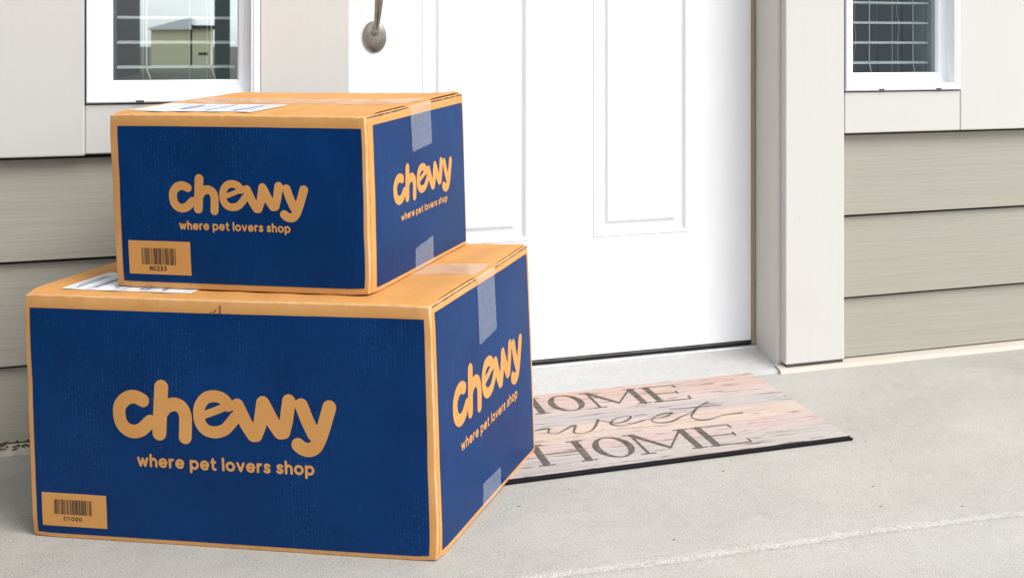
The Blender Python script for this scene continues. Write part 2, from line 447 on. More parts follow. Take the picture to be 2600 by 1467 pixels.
# base strips where the wall meets the slab
for a, b in ((1.062, 3.4), (-1.28, .19)):
    V, F = [], []
    n = 60
    for i in range(n + 1):
        x = a + (b - a) * i / n; w = .0012 * math.sin(x * 23) + .0008 * math.sin(x * 61)
        V += [(x, -.006, .013), (x, -.022 + w * .5, .0115 + w * .3), (x, -.0345 + w, .0085), (x, -.039 + w, .001), (x, -.039 + w, -.004)]
    for i in range(n):
        for k in range(4): F.append((i * 5 + k, i * 5 + k + 1, (i + 1) * 5 + k + 1, (i + 1) * 5 + k))
    F += [(0, 1, 2, 3, 4), tuple(n * 5 + k for k in (4, 3, 2, 1, 0))]
    mesh('base_strip', V, F, CAULK, house)
for a, b in ((1.08, 1.213), (.04, .187)): box('dark_gap', GAPDARK, house, a, b, -.0275, .01, .0090, .0172)

# sill of the doorway
V = [(.13, .20, .027), (1.075, .20, .027), (.13, .10, .0262), (1.075, .10, .0262), (.13, .085, .0215), (1.075, .085, .0215), (.13, -.018, .0070), (1.075, -.018, .0070), (.13, -.026, .0045), (1.075, -.026, .0045), (.13, -.030, -.004), (1.075, -.030, -.004)]
mesh('door_sill', V, [(i, i + 2, i + 3, i + 1) for i in range(0, 10, 2)], SILLC, house)
box('sill_lip', m_plain('mill aluminium', (.78, .78, .79), .35, .6), house, .186, 1.067, .0985, .112, .0255, .0292, .0012)

# door: slab with openings, one moulded panel in each
DX0, DX1, DZ0, DZ1, DY = .1905, 1.0605, .0385, 2.07, .120
cols = [(.3410, .5580), (.6965, .9105)]; rows = [(.2860, .9850), (1.1200, 1.9200)]
xs = [DX0] + [v for c in cols for v in c] + [DX1]; zs = [DZ0] + [v for r in rows for v in r] + [DZ1]
V, F = [], []
for j in range(len(zs) - 1):
    for i in range(len(xs) - 1):
        if i % 2 == 1 and j % 2 == 1: continue
        n = len(V)
        V += [(xs[i], DY, zs[j]), (xs[i + 1], DY, zs[j]), (xs[i + 1], DY, zs[j + 1]), (xs[i], DY, zs[j + 1])]; F.append((n, n + 1, n + 2, n + 3))
n = len(V)
V += [(x, y, z) for y in (DY, DY + .045) for x, z in ((DX0, DZ0), (DX1, DZ0), (DX1, DZ1), (DX0, DZ1))]
F += [(n, n + 4, n + 5, n + 1), (n + 1, n + 5, n + 6, n + 2), (n + 2, n + 6, n + 7, n + 3), (n + 3, n + 7, n + 4, n), (n + 4, n + 7, n + 6, n + 5)]
door = mesh('door', V, F, WHITE, house); door['label'] = 'white door with tall moulded panels'
def door_panel(x0, x1, z0, z1):
    prof = [(0, 0), (.0025, -.0022), (.006, -.0016), (.0085, .0035), (.012, .0068), (.021, .0078), (.0285, .0068), (.0325, .0010), (.035, -.0002), (.042, -.0008)]
    V, F = [], []
    for ins, dy in prof: V += [(x0 + ins, DY + dy, z0 + ins), (x1 - ins, DY + dy, z0 + ins), (x1 - ins, DY + dy, z1 - ins), (x0 + ins, DY + dy, z1 - ins)]
    for k in range(len(prof) - 1):
        for q in range(4):
            q2 = (q + 1) % 4; F.append((k * 4 + q, k * 4 + q2, k * 4 + 4 + q2, k * 4 + 4 + q))
    m = (len(prof) - 1) * 4; F.append((m, m + 1, m + 2, m + 3))
    return mesh('door_panel', V, F, WHITE, door)
for c in cols:
    for r in rows: door_panel(*c, *r)
# black sweep under the door, a little ragged
V, F = [], []
for i in range(61):
    x = DX0 + .002 + (DX1 - DX0 - .004) * i / 60; w = .0008 * math.sin(i * 1.7) + .0005 * math.sin(i * .61)
    V += [(x, DY + .0025, .0415), (x, DY + .0015, .0385), (x, DY - .003 + w, .0335), (x, DY - .001 + w, .0286), (x, DY + .03, .0286)]
for i in range(60):
    for k in range(4): F.append((i * 5 + k, i * 5 + k + 1, (i + 1) * 5 + k + 1, (i + 1) * 5 + k))
mesh('door_sweep', V, F, SWEEP, door)
# handle: oval foot plate and the bowed grip rising from it
HX, HZ = .2478, .7095
V, F = [], []; n = 48
for rr, dy in ((1.0, 0), (1.0, -.0025), (.93, -.0052), (.80, -.0062), (.5, -.0072), (.2, -.0076)):
    for k in range(n):
        q = 2 * math.pi * k / n; V.append((HX + .0233 * rr * math.cos(q), DY + dy, HZ + .0318 * rr * math.sin(q)))
for k in range(5):
    for i in range(n): F.append((k * n + i, k * n + (i + 1) % n, (k + 1) * n + (i + 1) % n, (k + 1) * n + i))
F.append(tuple(5 * n + i for i in range(n)))
mesh('handle_plate', V, F, METAL, door, smooth=True)
gp = [(HX + .001, DY - .004, .7195), (HX + .001, DY - .016, .7205), (HX + .0015, DY - .026, .7270), (HX + .002, DY - .034, .7400), (HX + .0035, DY - .043, .765), (HX + .005, DY - .048, .80), (HX + .005, DY - .050, .84), (HX + .003, DY - .046, .88), (HX + .001, DY - .034, .915), (HX, DY - .006, .93)]
gp2 = catmull([Vector(p)[:] for p in gp], 6)
nr = len(gp2)
def gr(i):
    z = gp2[i][2]; return .0056 if z < .728 else .0052 + .0042 * min(1, (z - .728) / .07)
tube('handle_grip', gp2, [gr(i) for i in range(nr)], METAL, door, 16)
tube('handle_knuckle', [(HX + .001, DY - .005, .7195), (HX + .001, DY - .011, .7195), (HX + .001, DY - .019, .7205), (HX + .001, DY - .0225, .7210)], [.0068, .0074, .0072, .004], METAL, door, 16)
tube('lock_plate', [(HX, DY, .975), (HX, DY - .004, .975), (HX, DY - .007, .975)], [.03, .03, .024], METAL, door, 24)

# sidelight windows
def window(x0, x1, z0, z1):
    fl, dep, sw = .0155, .0415, .0225
    yf = TF - .004
    bm = bmesh.new()
    def ring(ax0, ax1, az0, az1, bx0, bx1, bz0, bz1, ya, yb):
        A = [(ax0, ya, az0), (ax1, ya, az0), (ax1, ya, az1), (ax0, ya, az1)]; B = [(bx0, yb, bz0), (bx1, yb, bz0), (bx1, yb, bz1), (bx0, yb, bz1)]
        va = [bm.verts.new(p) for p in A]; vb = [bm.verts.new(p) for p in B]
        for q in range(4): bm.faces.new((va[q], va[(q + 1) % 4], vb[(q + 1) % 4], vb[q]))
    L = [(0, yf + .03), (0, yf + .002), (.002, yf), (fl * .62, yf), (fl * .80, yf + .0022), (fl - .001, yf + .0022), (fl, yf + .004), (fl + .0012, yf + dep)]
    for (a, ya), (b, yb) in zip(L[:-1], L[1:]): ring(x0 + a, x1 - a, z0 + a, z1 - a, x0 + b, x1 - b, z0 + b, z1 - b, ya, yb)
    w = frombm('window', bm, VINYL, house)
    bm = bmesh.new()
    ys = yf + dep - .006
    L = [(fl, ys), (fl + .010, ys), (fl + .0115, ys + .0025), (fl + sw - .003, ys + .0025), (fl + sw, ys + .010), (fl + sw, ys + .03)]
    for (a, ya), (b, yb) in zip(L[:-1], L[1:]): ring(x0 + a, x1 - a, z0 + a, z1 - a, x0 + b, x1 - b, z0 + b, z1 - b, ya, yb)
    frombm('sash', bm, VINYL, w)
    g0 = fl + sw - .002
    box('pane', GLASS, w, x0 + g0, x1 - g0, ys + .0100, ys + .0135, z0 + g0, z1 - g0)
    for fx in (.30, .80):
        wx = x0 + (x1 - x0) * fx
        box('weep_notch', GAPDARK, w, wx - .0065, wx + .0065, yf - .0006, yf + .006, z0 + .0006, z0 + .0042, .0005)
    box('weep_shadow_gap', GAPDARK, w, x0 + .003, x1 - .003, TF + .004, TF + .02, z0 - .0030, z0 + .001)
    # painted reveal inside the wall and the dim room behind it
    bm = bmesh.new(); a = fl + sw - .001
    ring(x0 + a, x1 - a, z0 + a, z1 - a, x0 + a, x1 - a, z0 + a, z1 - a, ys + .014, ys + .105)
    frombm('inner_reveal', bm, REVEAL, w)
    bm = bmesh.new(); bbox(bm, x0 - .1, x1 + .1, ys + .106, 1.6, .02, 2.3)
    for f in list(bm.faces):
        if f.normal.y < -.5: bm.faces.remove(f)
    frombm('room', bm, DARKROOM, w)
    return w
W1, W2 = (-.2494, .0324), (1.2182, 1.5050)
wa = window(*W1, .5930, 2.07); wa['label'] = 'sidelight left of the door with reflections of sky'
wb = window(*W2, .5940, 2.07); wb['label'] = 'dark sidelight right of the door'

# blinds: open slats on ladder strings
def blind(xa, xb, label, sway):
    b = tag(empty('window_blind', ((xa + xb) / 2, .060, .63)), label, 'blind', 'blinds in the sidelights')
    ox, oy, oz = b.location
    bm = bmesh.new(); W = (xb - xa) / 2 - .004
    prof = [(-.025, 0), (-.012, .0012), (0, .0017), (.012, .0012), (.025, 0)]
    A = [[bm.verts.new((sx * W, y, z + t)) for y, z in prof] for sx in (-1, 1) for t in (0, .0038)]
    for k in range(4):
        bm.faces.new((A[0][k], A[0][k + 1], A[2][k + 1], A[2][k])); bm.faces.new((A[1][k], A[3][k], A[3][k + 1], A[1][k + 1]))
    bm.faces.new((A[0][0], A[2][0], A[3][0], A[1][0])); bm.faces.new((A[0][4], A[1][4], A[3][4], A[2][4]))
    bmesh.ops.recalc_face_normals(bm, faces=bm.faces)
    me = bpy.data.meshes.new('slat'); bm.to_mesh(me); bm.free(); me.materials.append(SLATM)
    z = .6515
    while z < 2.0:
        s = bpy.data.objects.new('slat', me); COL.objects.link(s); s.parent = b
        s.location = (0, 0, z - oz); s.rotation_euler = (R(random.uniform(-1.5, 1.5)), 0, R(random.uniform(-.3, .3))); z += .0449
    tops = 2.0 - oz
    for fx in (.255, .785):
        x = (fx - .5) * (xb - xa)
        tube('ladder_string', [(x, -.0265, tops), (x, -.0265, .022), (x + .010, -.022, -.008), (x + .016, -.015, -.02)], .0011, CORDM, b, 6)
        pts = []
        for i in range(200):
            zz = .0 + i * .0068
            pts.append((x - .009 + sway * math.sin(zz * 70 + fx * 9) * (.6 + .4 * math.sin(zz * 23 + fx * 5)), .026, zz))
        tube('ladder_string', pts, .0009, CORDM, b, 5)
    tube('lift_cord', [((.60 - .5) * (xb - xa), .0, tops), ((.60 - .5) * (xb - xa), .0, .0)], .0008, CORDM, b, 6)
    box('head_rail', SLATM, b, xa + .002 - ox, xb - .002 - ox, -.028, .028, 1.375, 1.415, .002)
    return b
blind(W1[0] + .0385, W1[1] - .0385, 'white slatted blind behind the glass left of the door', .0008)
blind(W2[0] + .0385, W2[1] - .0385, 'white slatted blind behind the glass right of the door', .0036)

# rest of the house the picture does not reach: upper wall, eave over the porch
box('upper_wall', TRIM_V, house, -1.28, 3.4, -.02, .3, 2.502, 3.1)
box('eave_soffit', WHITE, house, -1.5, 3.6, -.55, .3, 2.9, 3.0)
box('left_shade_wall', m_plain('charcoal shade wall', (.07, .068, .066), .75), house, -1.45, -.85, -3.6, .3, -.16, 3.2)  # unseen dark wall, added to shade the left side

# ------------------------------------------------------------------ cartons
LOGO = [
 [(.1447,.2024),(.1203,.2131),(.0933,.2149),(.0634,.2024),(.0397,.1743),(.0349,.1429),(.0417,.1057),(.0634,.0795),(.0969,.069),(.1334,.0785),(.1613,.1026),(.1753,.1149)],
 [(.23,.2611),(.215,.0685)],
 [(.2261,.1511),(.2495,.179),(.2835,.192),(.3167,.1819),(.3334,.1516),(.3346,.1103),(.3309,.0565)],
 [(.4068,.1498),(.4674,.1718),(.5257,.196)],
 [(.5257,.196),(.5174,.2129),(.4959,.2284),(.4629,.2337),(.4271,.2236),(.4016,.1916),(.395,.1542),(.4021,.1175),(.4256,.0917),(.4643,.0832),(.5045,.0941),(.5318,.1191),(.5571,.1489)],
 [(.5676,.1994),(.6045,.1223),(.6338,.0794),(.6447,.0799),(.6638,.1249),(.6799,.2135),(.6923,.1915),(.725,.1277),(.75,.0941),(.7653,.0968),(.78,.1464),(.7935,.2251)],
 [(.8472,.2103),(.871,.1463),(.8952,.0946)],
 [(.9678,.2064),(.9392,.1209),(.9158,.0631),(.8955,.0358),(.8692,.0272),(.8435,.0341),(.8275,.046)]]
LOGO_R = [.0285, .0312, .0285, .0160, .0248, .0288, .0290, .0292]
LW, LH = 1.0, .2914
def ell(cx, cy, rx, ry, a0=0, a1=360, n=20): return [(cx + rx * math.cos(R(a0 + (a1 - a0) * i / n)), cy + ry * math.sin(R(a0 + (a1 - a0) * i / n))) for i in range(n + 1)]
GL = {'w': (1.25, [[(0, 1), (.31, 0), (.625, .92), (.94, 0), (1.25, 1)]]),
 'h': (.74, [[(0, 1.5), (0, 0)], [(0, .5)] + ell(.37, .55, .37, .45, 180, 0, 10) + [(.74, 0)]]),
 'e': (.92, [[(.03, .5), (.9, .5)] + ell(.46, .5, .46, .5, 5, 318, 18)]),
 'r': (.42, [[(0, 1), (0, 0)], [(0, .55), (.06, .78), (.2, .95), (.42, 1)]]),
 'p': (.92, [[(0, 1), (0, -.48)], ell(.46, .5, .46, .5)]),
 't': (.50, [[(.18, 1.36), (.18, .28), (.24, .08), (.36, .01), (.5, .02)], [(0, .98), (.46, .98)]]),
 'l': (.0, [[(0, 1.5), (0, 0)]]), 'o': (.96, [ell(.48, .5, .48, .5)]), 'v': (.82, [[(0, 1), (.41, 0), (.82, 1)]]),
 's': (.64, [[(.62, .84), (.5, .96), (.32, 1), (.12, .92), (.06, .74), (.16, .58), (.33, .5), (.5, .42), (.62, .26), (.54, .07), (.33, 0), (.13, .04), (.0, .17)]])}
def slogan_strokes(x0, x1, y, xh):
    st, x = [], 0
    for ch in 'where pet lovers shop':
        if ch == ' ': x += .58; continue
        w, ss = GL[ch]
        st += [[(a + x, b) for a, b in s] for s in ss]; x += w + .50
    x -= .50
    k = (x1 - x0) / x; r = .132 * xh
    return [[(x0 + a * k, y + r + b * (xh - 2 * r), r) for a, b in s] for s in st]
def logo_strokes(x0, x1, y0, y1):
    kx, ky = (x1 - x0), (y1 - y0) / LH
    k = (kx + ky) / 2
    # nominal outline fills the unit box once the pen radius is counted
    return [[(x0 + a * kx, y0 + b * ky, LOGO_R[i] * k) for a, b in (catmull(s, 5) if i not in (1, 3, 5, 6) else s)] for i, s in enumerate(LOGO)]

class Carton:
    def __init__(s, name, label, bot, top, lift=.003, seed=0):
        s.bot = [Vector(p) for p in bot]; s.top = [Vector(p) for p in top]      # order: front-left, front-right, back-right, back-left
        s.W = (s.bot[1] - s.bot[0]).length; s.D = (s.bot[2] - s.bot[1]).length; s.H = sum((t - b).length for t, b in zip(s.top, s.bot)) / 4
        s.o = sum(s.bot, Vector()) / 4
        s.root = tag(empty(name, s.o), label, 'box', 'cardboard boxes stacked by the door')
        s.lift = lift; s.seed = seed
        s.dents = [(0, 0, 1, .0014), (1, 0, 1, .0012), (1, 1, 1, .0012), (0, 1, 1, .0012), (1, 0, 0, .0020), (0, 0, 0, .0012), (1, 0, .36, .0007), (0, 0, .63, .0007)]
    def map(s, x, y, z):
        u, v, w = x / s.W, y / s.D, z / s.H
        def bl(c): return c[0] * ((1 - u) * (1 - v)) + c[1] * (u * (1 - v)) + c[2] * (u * v) + c[3] * ((1 - u) * v)
        p = bl(s.bot) * (1 - w) + bl(s.top) * w
        k = s.seed * 1.7
        ex = .0004 * math.sin(13 * y + 7 * z + k) + .00006 * math.sin(97 * z - 33 * y + 2 * k)
        ey = .0004 * math.sin(12 * x - 8 * z + 3 * k) + .00006 * math.sin(89 * z + 47 * x + k)
        ez = (.0004 * math.sin(11 * x + 9 * y + k) + .00008 * math.sin(83 * x - 51 * y + k)) * min(1, w * 6)
        cr_ = 0
        for cx_, cy_, cz_, amp in s.dents:
            d2 = (x - cx_ * s.W) ** 2 + (y - cy_ * s.D) ** 2 + (z - cz_ * s.H) ** 2
            g_ = amp * math.exp(-d2 / .00035); ex += g_ * (.5 - cx_) * 2; ey += g_ * (.5 - cy_) * 2; ez += g_ * (.5 - cz_) * 1.6
        return p + Vector((ex, ey, ez)) - s.o
    def bulge(s, a, b):            # board bows a little away from its edges
        return .0022 * math.sin(math.pi * min(1, max(0, a))) * math.sin(math.pi * min(1, max(0, b))) + .0005 * math.sin(9 * a + s.seed) * math.sin(7 * b + 2 * s.seed) * min(1, 8 * a, 8 * (1 - a)) * min(1, 8 * b, 8 * (1 - b))
    def face(s, f, a, b, d=0):     # a, b in metres along the face, d outward
        if f == 'front': return s.map(a, -d - s.bulge(a / s.W, b / s.H), b)
        if f == 'right': return s.map(s.W + d + s.bulge(a / s.D, b / s.H), a, b)
        if f == 'back': return s.map(s.W - a, s.D + d + s.bulge(a / s.W, b / s.H), b)
        if f == 'left': return s.map(-d - s.bulge(a / s.D, b / s.H), s.D - a, b)
        if f == 'top': return s.map(a, b, s.H + d + s.topz(a, b))
    def topz(s, a, b):
        e = min(b, s.D - b)
        t = min(1, max(0, (e - .003) / .022)); t = t * t * (3 - 2 * t)
        xr = min(1, max(0, (a / s.W - .88) / .12)); xl = min(1, max(0, (.15 - a / s.W) / .15))
        h = min(1, max(0, (e - .006) / .03)) * min(1, max(.25, (s.D * .5 - e - .030) / .03))
        return -.0018 + .0036 * t + s.lift * t * xr * (.25 + .75 * h) + .3 * s.lift * t * xl
    def dims(s, f): return {'front': (s.W, s.H), 'back': (s.W, s.H), 'right': (s.D, s.H), 'left': (s.D, s.H), 'top': (s.W, s.D)}[f]
    def body(s):
        r = .0021
        def lin(L, n): return [0, r * .15, r * .5, r] + [r + (L - 2 * r) * i / n for i in range(1, n)] + [L - r, L - r * .5, L - r * .15, L]
        V, F, U, FD = [], [], [], []
        W, D, H = s.W, s.D, s.H
        def rnd(p):
            q = Vector((min(max(p[0], r), W - r), min(max(p[1], r), D - r), min(max(p[2], r), H - r)))
            d = Vector(p) - q
            return q + d.normalized() * r if d.length > 1e-9 else q
        def patch(fa, LA, LB, face):
            A, B = lin(LA, 36), lin(LB, 26); n0 = len(V)
            for b in B:
                for a in A:
                    p = rnd(fa(a, b)); k = s.bulge(a / LA, b / LB) if face != 'bottom' else 0
                    if face == 'front': p.y -= k
                    if face == 'back': p.y += k
                    if face == 'right': p.x += k
                    if face == 'left': p.x -= k
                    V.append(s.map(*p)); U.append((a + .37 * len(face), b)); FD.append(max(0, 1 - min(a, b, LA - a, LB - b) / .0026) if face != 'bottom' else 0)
            na = len(A)
            for j in range(len(B) - 1):
                for i in range(na - 1): F.append((n0 + j * na + i, n0 + j * na + i + 1, n0 + (j + 1) * na + i + 1, n0 + (j + 1) * na + i))
        patch(lambda a, b: (a, 0, b), W, H, 'front'); patch(lambda a, b: (W, a, b), D, H, 'right')
        patch(lambda a, b: (W - a, D, b), W, H, 'back'); patch(lambda a, b: (0, D - a, b), D, H, 'left')
        patch(lambda a, b: (a, b, H - .0005), W, D, 'top'); patch(lambda a, b: (a, D - b, 0), W, D, 'bottom')
        bo = mesh('carton_body', V, F, KRAFT, s.root, U, smooth=True)
        bo.data.attributes.new('fold_highlight', 'FLOAT', 'POINT').data.foreach_set('value', FD)
        # two top flaps meeting along the middle, free at the short ends
        th = .0036
        for k in range(2):
            y0, y1 = (.002, s.D / 2 - .0007) if k == 0 else (s.D / 2 + .0007, s.D - .002)
            nx, ny = 40, 10; V, F, U = [], [], []
            for lay in (0, 1):
                for j in range(ny + 1):
                    for i in range(nx + 1):
                        a = .0006 + (s.W - .0014) * i / nx; b = y0 + (y1 - y0) * j / ny
                        V.append(s.map(a, b, s.H + s.topz(a, b) - lay * th + .0006 * math.sin(i * 1.3 + s.seed + k))); U.append((a, b + .3 * k))
            N = (nx + 1) * (ny + 1)
            for j in range(ny):
                for i in range(nx):
                    q = (j * (nx + 1) + i, j * (nx + 1) + i + 1, (j + 1) * (nx + 1) + i + 1, (j + 1) * (nx + 1) + i)
                    F.append(q); F.append(tuple(N + z for z in q[::-1]))
            ringi = [i for i in range(nx + 1)] + [j * (nx + 1) + nx for j in range(1, ny + 1)] + [ny * (nx + 1) + i for i in range(nx - 1, -1, -1)] + [j * (nx + 1) for j in range(ny - 1, 0, -1)]
            for a, b in zip(ringi, ringi[1:] + ringi[:1]): F.append((a, N + a, N + b, b))
            mesh('top_flap', V, F, KRAFT, s.root, U)
    def sheet(s, name, f, corners, d, mat, parent=None, n=(14, 10), ragged=0, uvs=1):
        """a thin printed or stuck-on sheet; corners: BL, BR, TR, TL in face metres"""
        V, F, U = [], [], []; nx, ny = n
        C = [Vector((*c, 0)) for c in corners]
        for j in range(ny + 1):
            for i in range(nx + 1):
                u, v = i / nx, j / ny
                p = C[0] * ((1 - u) * (1 - v)) + C[1] * (u * (1 - v)) + C[2] * (u * v) + C[3] * ((1 - u) * v)
                e = ragged if (i in (0, nx) or j in (0, ny)) else 0
                V.append(s.face(f, p.x + random.uniform(-e, e), p.y + random.uniform(-e, e), d)); U.append((p.x * uvs, p.y * uvs))
        for j in range(ny):
            for i in range(nx): F.append((j * (nx + 1) + i, j * (nx + 1) + i + 1, (j + 1) * (nx + 1) + i + 1, (j + 1) * (nx + 1) + i))
        return mesh(name, V, F, mat, parent or s.root, U)
    def ink(s, name, f, strokes, cell, d, mat, parent):
        V, F = fill_strokes(strokes, cell)
        return mesh(name, [s.face(f, a, b, d) for a, b in V], F, mat, parent, [(a, b) for a, b in V])

def barcode(ct, pn, x0, x1, y0, y1, code, dx0, dx1, dy0, dy1):
    V, F = [], []
    rnd = random.Random(code); x = x0
    while x < x1 - .0003:
        w = rnd.choice((.0007, .0007, .0012, .0019)); g_ = rnd.choice((.0007, .0007, .0011, .0017))
        n = len(V); e = min(x + w, x1)
        V += [(x, y0), (e, y0), (e, y1), (x, y1)]; F.append((n, n + 1, n + 2, n + 3)); x = e + g_
    mesh('barcode', [ct.face('front', a, b, .0012) for a, b in V], F, BLACKINK, pn, V)
    dg = {'0': [ell(.4, .5, .4, .5)], '1': [[(.1, .8), (.4, 1), (.4, 0)]], '2': [[(0, .8), (.2, 1), (.6, 1), (.8, .75), (.6, .5), (0, 0), (.8, 0)]], '3': [[(0, .9), (.4, 1), (.75, .75), (.3, .52), (.75, .25), (.4, 0), (0, .1)]],
          'C': [ell(.45, .5, .45, .5, 40, 320)], 'M': [[(0, 0), (.1, 1), (.45, .3), (.8, 1), (.9, 0)]]}
    st = []; k = (dx1 - dx0) / (len(code) * 1.25); h = dy1 - dy0
    for i, ch in enumerate(code): st += [[(dx0 + (i * 1.25 + a) * k, dy0 + b * h, .00062) for a, b in s_] for s_ in dg[ch]]
    ct.ink('barcode_digits', 'front', st, .0003, .0012, BLACKINK, pn)

def tape_run(ct, a0, a1, drop, x_from, skew=.0):
    """clear tape: lies on the flap seam from x_from to the right edge, then folds down the right side"""
    V, F, U = [], [], []; n = 6
    yc0, yc1 = a0, a1
    path = [('top', x_from + (ct.W - .002 - x_from) * i / 16) for i in range(17)]
    rows = 0
    for f, a in path:
        for j in range(n + 1):
            b = yc0 + (yc1 - yc0) * j / n
            V.append(ct.face('top', a, b, .0011 + .0004 * math.sin(j * 2 + a * 60))); U.append((a, b))
        rows += 1
    for i in range(rows - 1):
        for j in range(n): F.append((i * (n + 1) + j, (i + 1) * (n + 1) + j, (i + 1) * (n + 1) + j + 1, i * (n + 1) + j + 1))
    mesh('packing_tape', V, F, TAPE_TOP, ct.root, U)
    V, F, U = [], [], []; m = 12; n = 16
    for i in range(m + 1):
        z = ct.H + .001 - (drop + .001) * i / m
        for j in range(n + 1):
            b = yc0 + (yc1 - yc0) * j / n + skew * i / m
            zz = z + (.005 * (j / n - .5) + (.0022 if j % 2 else -.0008) * random.uniform(.4, 1.2) if i == m else 0)
            V.append(ct.face('right', b, zz, .0021 if i < 2 else .0015)); U.append((b, zz))
    for i in range(m):
        for j in range(n): F.append((i * (n + 1) + j, (i + 1) * (n + 1) + j, (i + 1) * (n + 1) + j + 1, i * (n + 1) + j + 1))
    mesh('packing_tape', V, F, TAPE, ct.root, U)

def dress(ct, P):
    ct.body()
    def rect(x0, x1, y0, y1): return [(x0, y0), (x1, y0), (x1, y1), (x0, y1)]
    pf = ct.sheet('printed_panel', 'front', P['front'], .0005, BLUE, n=(30, 20))
    pr = ct.sheet('printed_panel', 'right', P['right'], .0005, BLUE, n=(24, 20))
    for f in ('back', 'left'):
        a, b = ct.dims(f); ct.sheet('printed_panel', f, rect(.012, a - .012, .008, b - .017), .0005, BLUE, n=(24, 16))
    ct.ink('logo_lettering', 'front', logo_strokes(*P['logo_f']), .0009, .0009, KRAFT, pf)
    ct.ink('slogan_lettering', 'front', slogan_strokes(*P['slog_f']), .00045, .0009, KRAFT, pf)
    ct.ink('logo_lettering', 'right', logo_strokes(*P['logo_r']), .0009, .0009, KRAFT, pr)
    ct.ink('slogan_lettering', 'right', slogan_strokes(*P['slog_r']), .00045, .0009, KRAFT, pr)
    ct.sheet('barcode_patch', 'front', rect(*P['patch']), .0009, KRAFT, pf, (6, 3))
    barcode(ct, pf, *P['bars'], P['code'], *P['digits'])
    # painted strips: shade of the slit under flap ends, dark fold creases
    rr = random.Random(ct.seed + 11)
    def streak(name, f, pts, th, mat_):
        V, F = [], []
        for i, (a, b) in enumerate(pts):
            h = th * rr.uniform(.35, 1.0); V += [(a, b - h), (a, b + h)] if f == 'right_h' or f == 'top' else [(a - h, b), (a + h, b)]
        for i in range(len(pts) - 1): F.append((2 * i, 2 * i + 2, 2 * i + 3, 2 * i + 1))
        fa = 'right' if f.startswith('right') else f
        mesh(name, [ct.face(fa, a, b, .0012) for a, b in V], F, mat_, ct.root, V)
    t0, t1 = P['tape'][0], P['tape'][1]
    for a, b in ((.006, t0 - .004), (t1 + .004, ct.D - .005)):
        streak('flap_slit_shade', 'right_h', [(a + (b - a) * i / 26, ct.H - .0016) for i in range(27)], .0012, GAPDARK)
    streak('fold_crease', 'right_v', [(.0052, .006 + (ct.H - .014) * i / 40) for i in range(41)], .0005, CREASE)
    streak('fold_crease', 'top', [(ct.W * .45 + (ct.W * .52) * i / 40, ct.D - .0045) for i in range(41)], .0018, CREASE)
    tape_run(ct, *P['tape'])
    ct.sheet('packing_tape', 'right', P['tape_low'], .0014, TAPE, n=(6, 6), ragged=.0006)
    lb = ct.sheet('shipping_label', 'top', rect(*P['label']), .0009, LABEL, n=(16, 8))
    x0, x1, y0, y1 = P['label']; V, F = [], []
    rr = random.Random(ct.seed); x = x0 + .012
    while x < x1 - .016:
        w = rr.choice((.0015, .003, .006)); ya, yb = y0 + rr.uniform(.006, .03), y1 - rr.uniform(.006, .03)
        n = len(V); V += [(x, ya), (x + w, ya), (x + w, yb), (x, yb)]; F.append((n, n + 1, n + 2, n + 3)); x += w + rr.choice((.003, .006, .012, .02))
    mesh('label_print', [ct.face('top', a, b, .0014) for a, b in V], F, LABELINK, lb, V)

lower = Carton('cardboard_box', 'large blue printed box standing on the porch floor, bottom of the stack',
    [(-.2755, -.433, .0), (.2476, -.7307, .0), (.4662, -.3468, .0065), (-.0569, -.049, .0065)],
    [(-.2869, -.4286, .3416), (.2383, -.7272, .343), (.4554, -.3426, .356), (-.0698, -.0441, .3546)], .005, 1)
dress(lower, dict(front=[(.0085, .0065), (.5905, .0065), (.5925, .3280), (.0085, .3270)], right=[(.0165, .0090), (.4335, .0065), (.4300, .3330), (.0140, .3345)],
    logo_f=(.1308, .4651, .1349, .2323), slog_f=(.1690, .4275, .1088, .0140), logo_r=(.0637, .3851, .1412, .2300), slog_r=(.0950, .3500, .1165, .0120),
    patch=(.0172, .1170, .0170, .0640), bars=(.0360, .0945, .0340, .0550), code='C1000', digits=(.0508, .0805, .0258, .0303),
    tape=(.1800, .2570, .0980, .30), tape_low=[(.1780, .004), (.2595, .004), (.2600, .0370), (.1800, .0400)], label=(.040, .240, .026, .135)))
upper = Carton('cardboard_box', 'smaller blue printed box resting on top of the larger one',
    [(-.1667, -.4412, .3465), (.1676, -.646, .3470), (.357, -.3155, .3585), (.0228, -.1107, .3580)],
    [(-.1784, -.4366, .5943), (.1606, -.6433, .5955), (.3502, -.3128, .6125), (.0105, -.1062, .6115)], .0045, 4)
dress(upper, dict(front=[(.0115, .0088), (.3852, .0092), (.3860, .2345), (.0130, .2345)], right=[(.0215, .0070), (.3760, .0060), (.3740, .2360), (.0235, .2370)],
    logo_f=(.0895, .3052, .1015, .1662), slog_f=(.1062, .2752, .0858, .0098), logo_r=(.0791, .3180, .1020, .1670), slog_r=(.1075, .2900, .0855, .0085),
    patch=(.0222, .1205, .0198, .0682), bars=(.0432, .0968, .0338, .0578), code='M0233', digits=(.0550, .0835, .0255, .0312),
    tape=(.1535, .2330, .0680, .02), tape_low=[(.1555, .003), (.2300, .003), (.2275, .0420), (.1570, .0360)], label=(.016, .208, .024, .135)))

scuff = [[(.2985, .3275, .0007), (.2990, .3385, .0009)], [(.2890, .3290, .0006), (.2925, .3325, .0007)], [(.2840, .3285, .0005), (.2855, .3300, .0005)]]
lower.ink('scuff_mark', 'front', scuff, .0004, .0013, BLACKINK, lower.root)
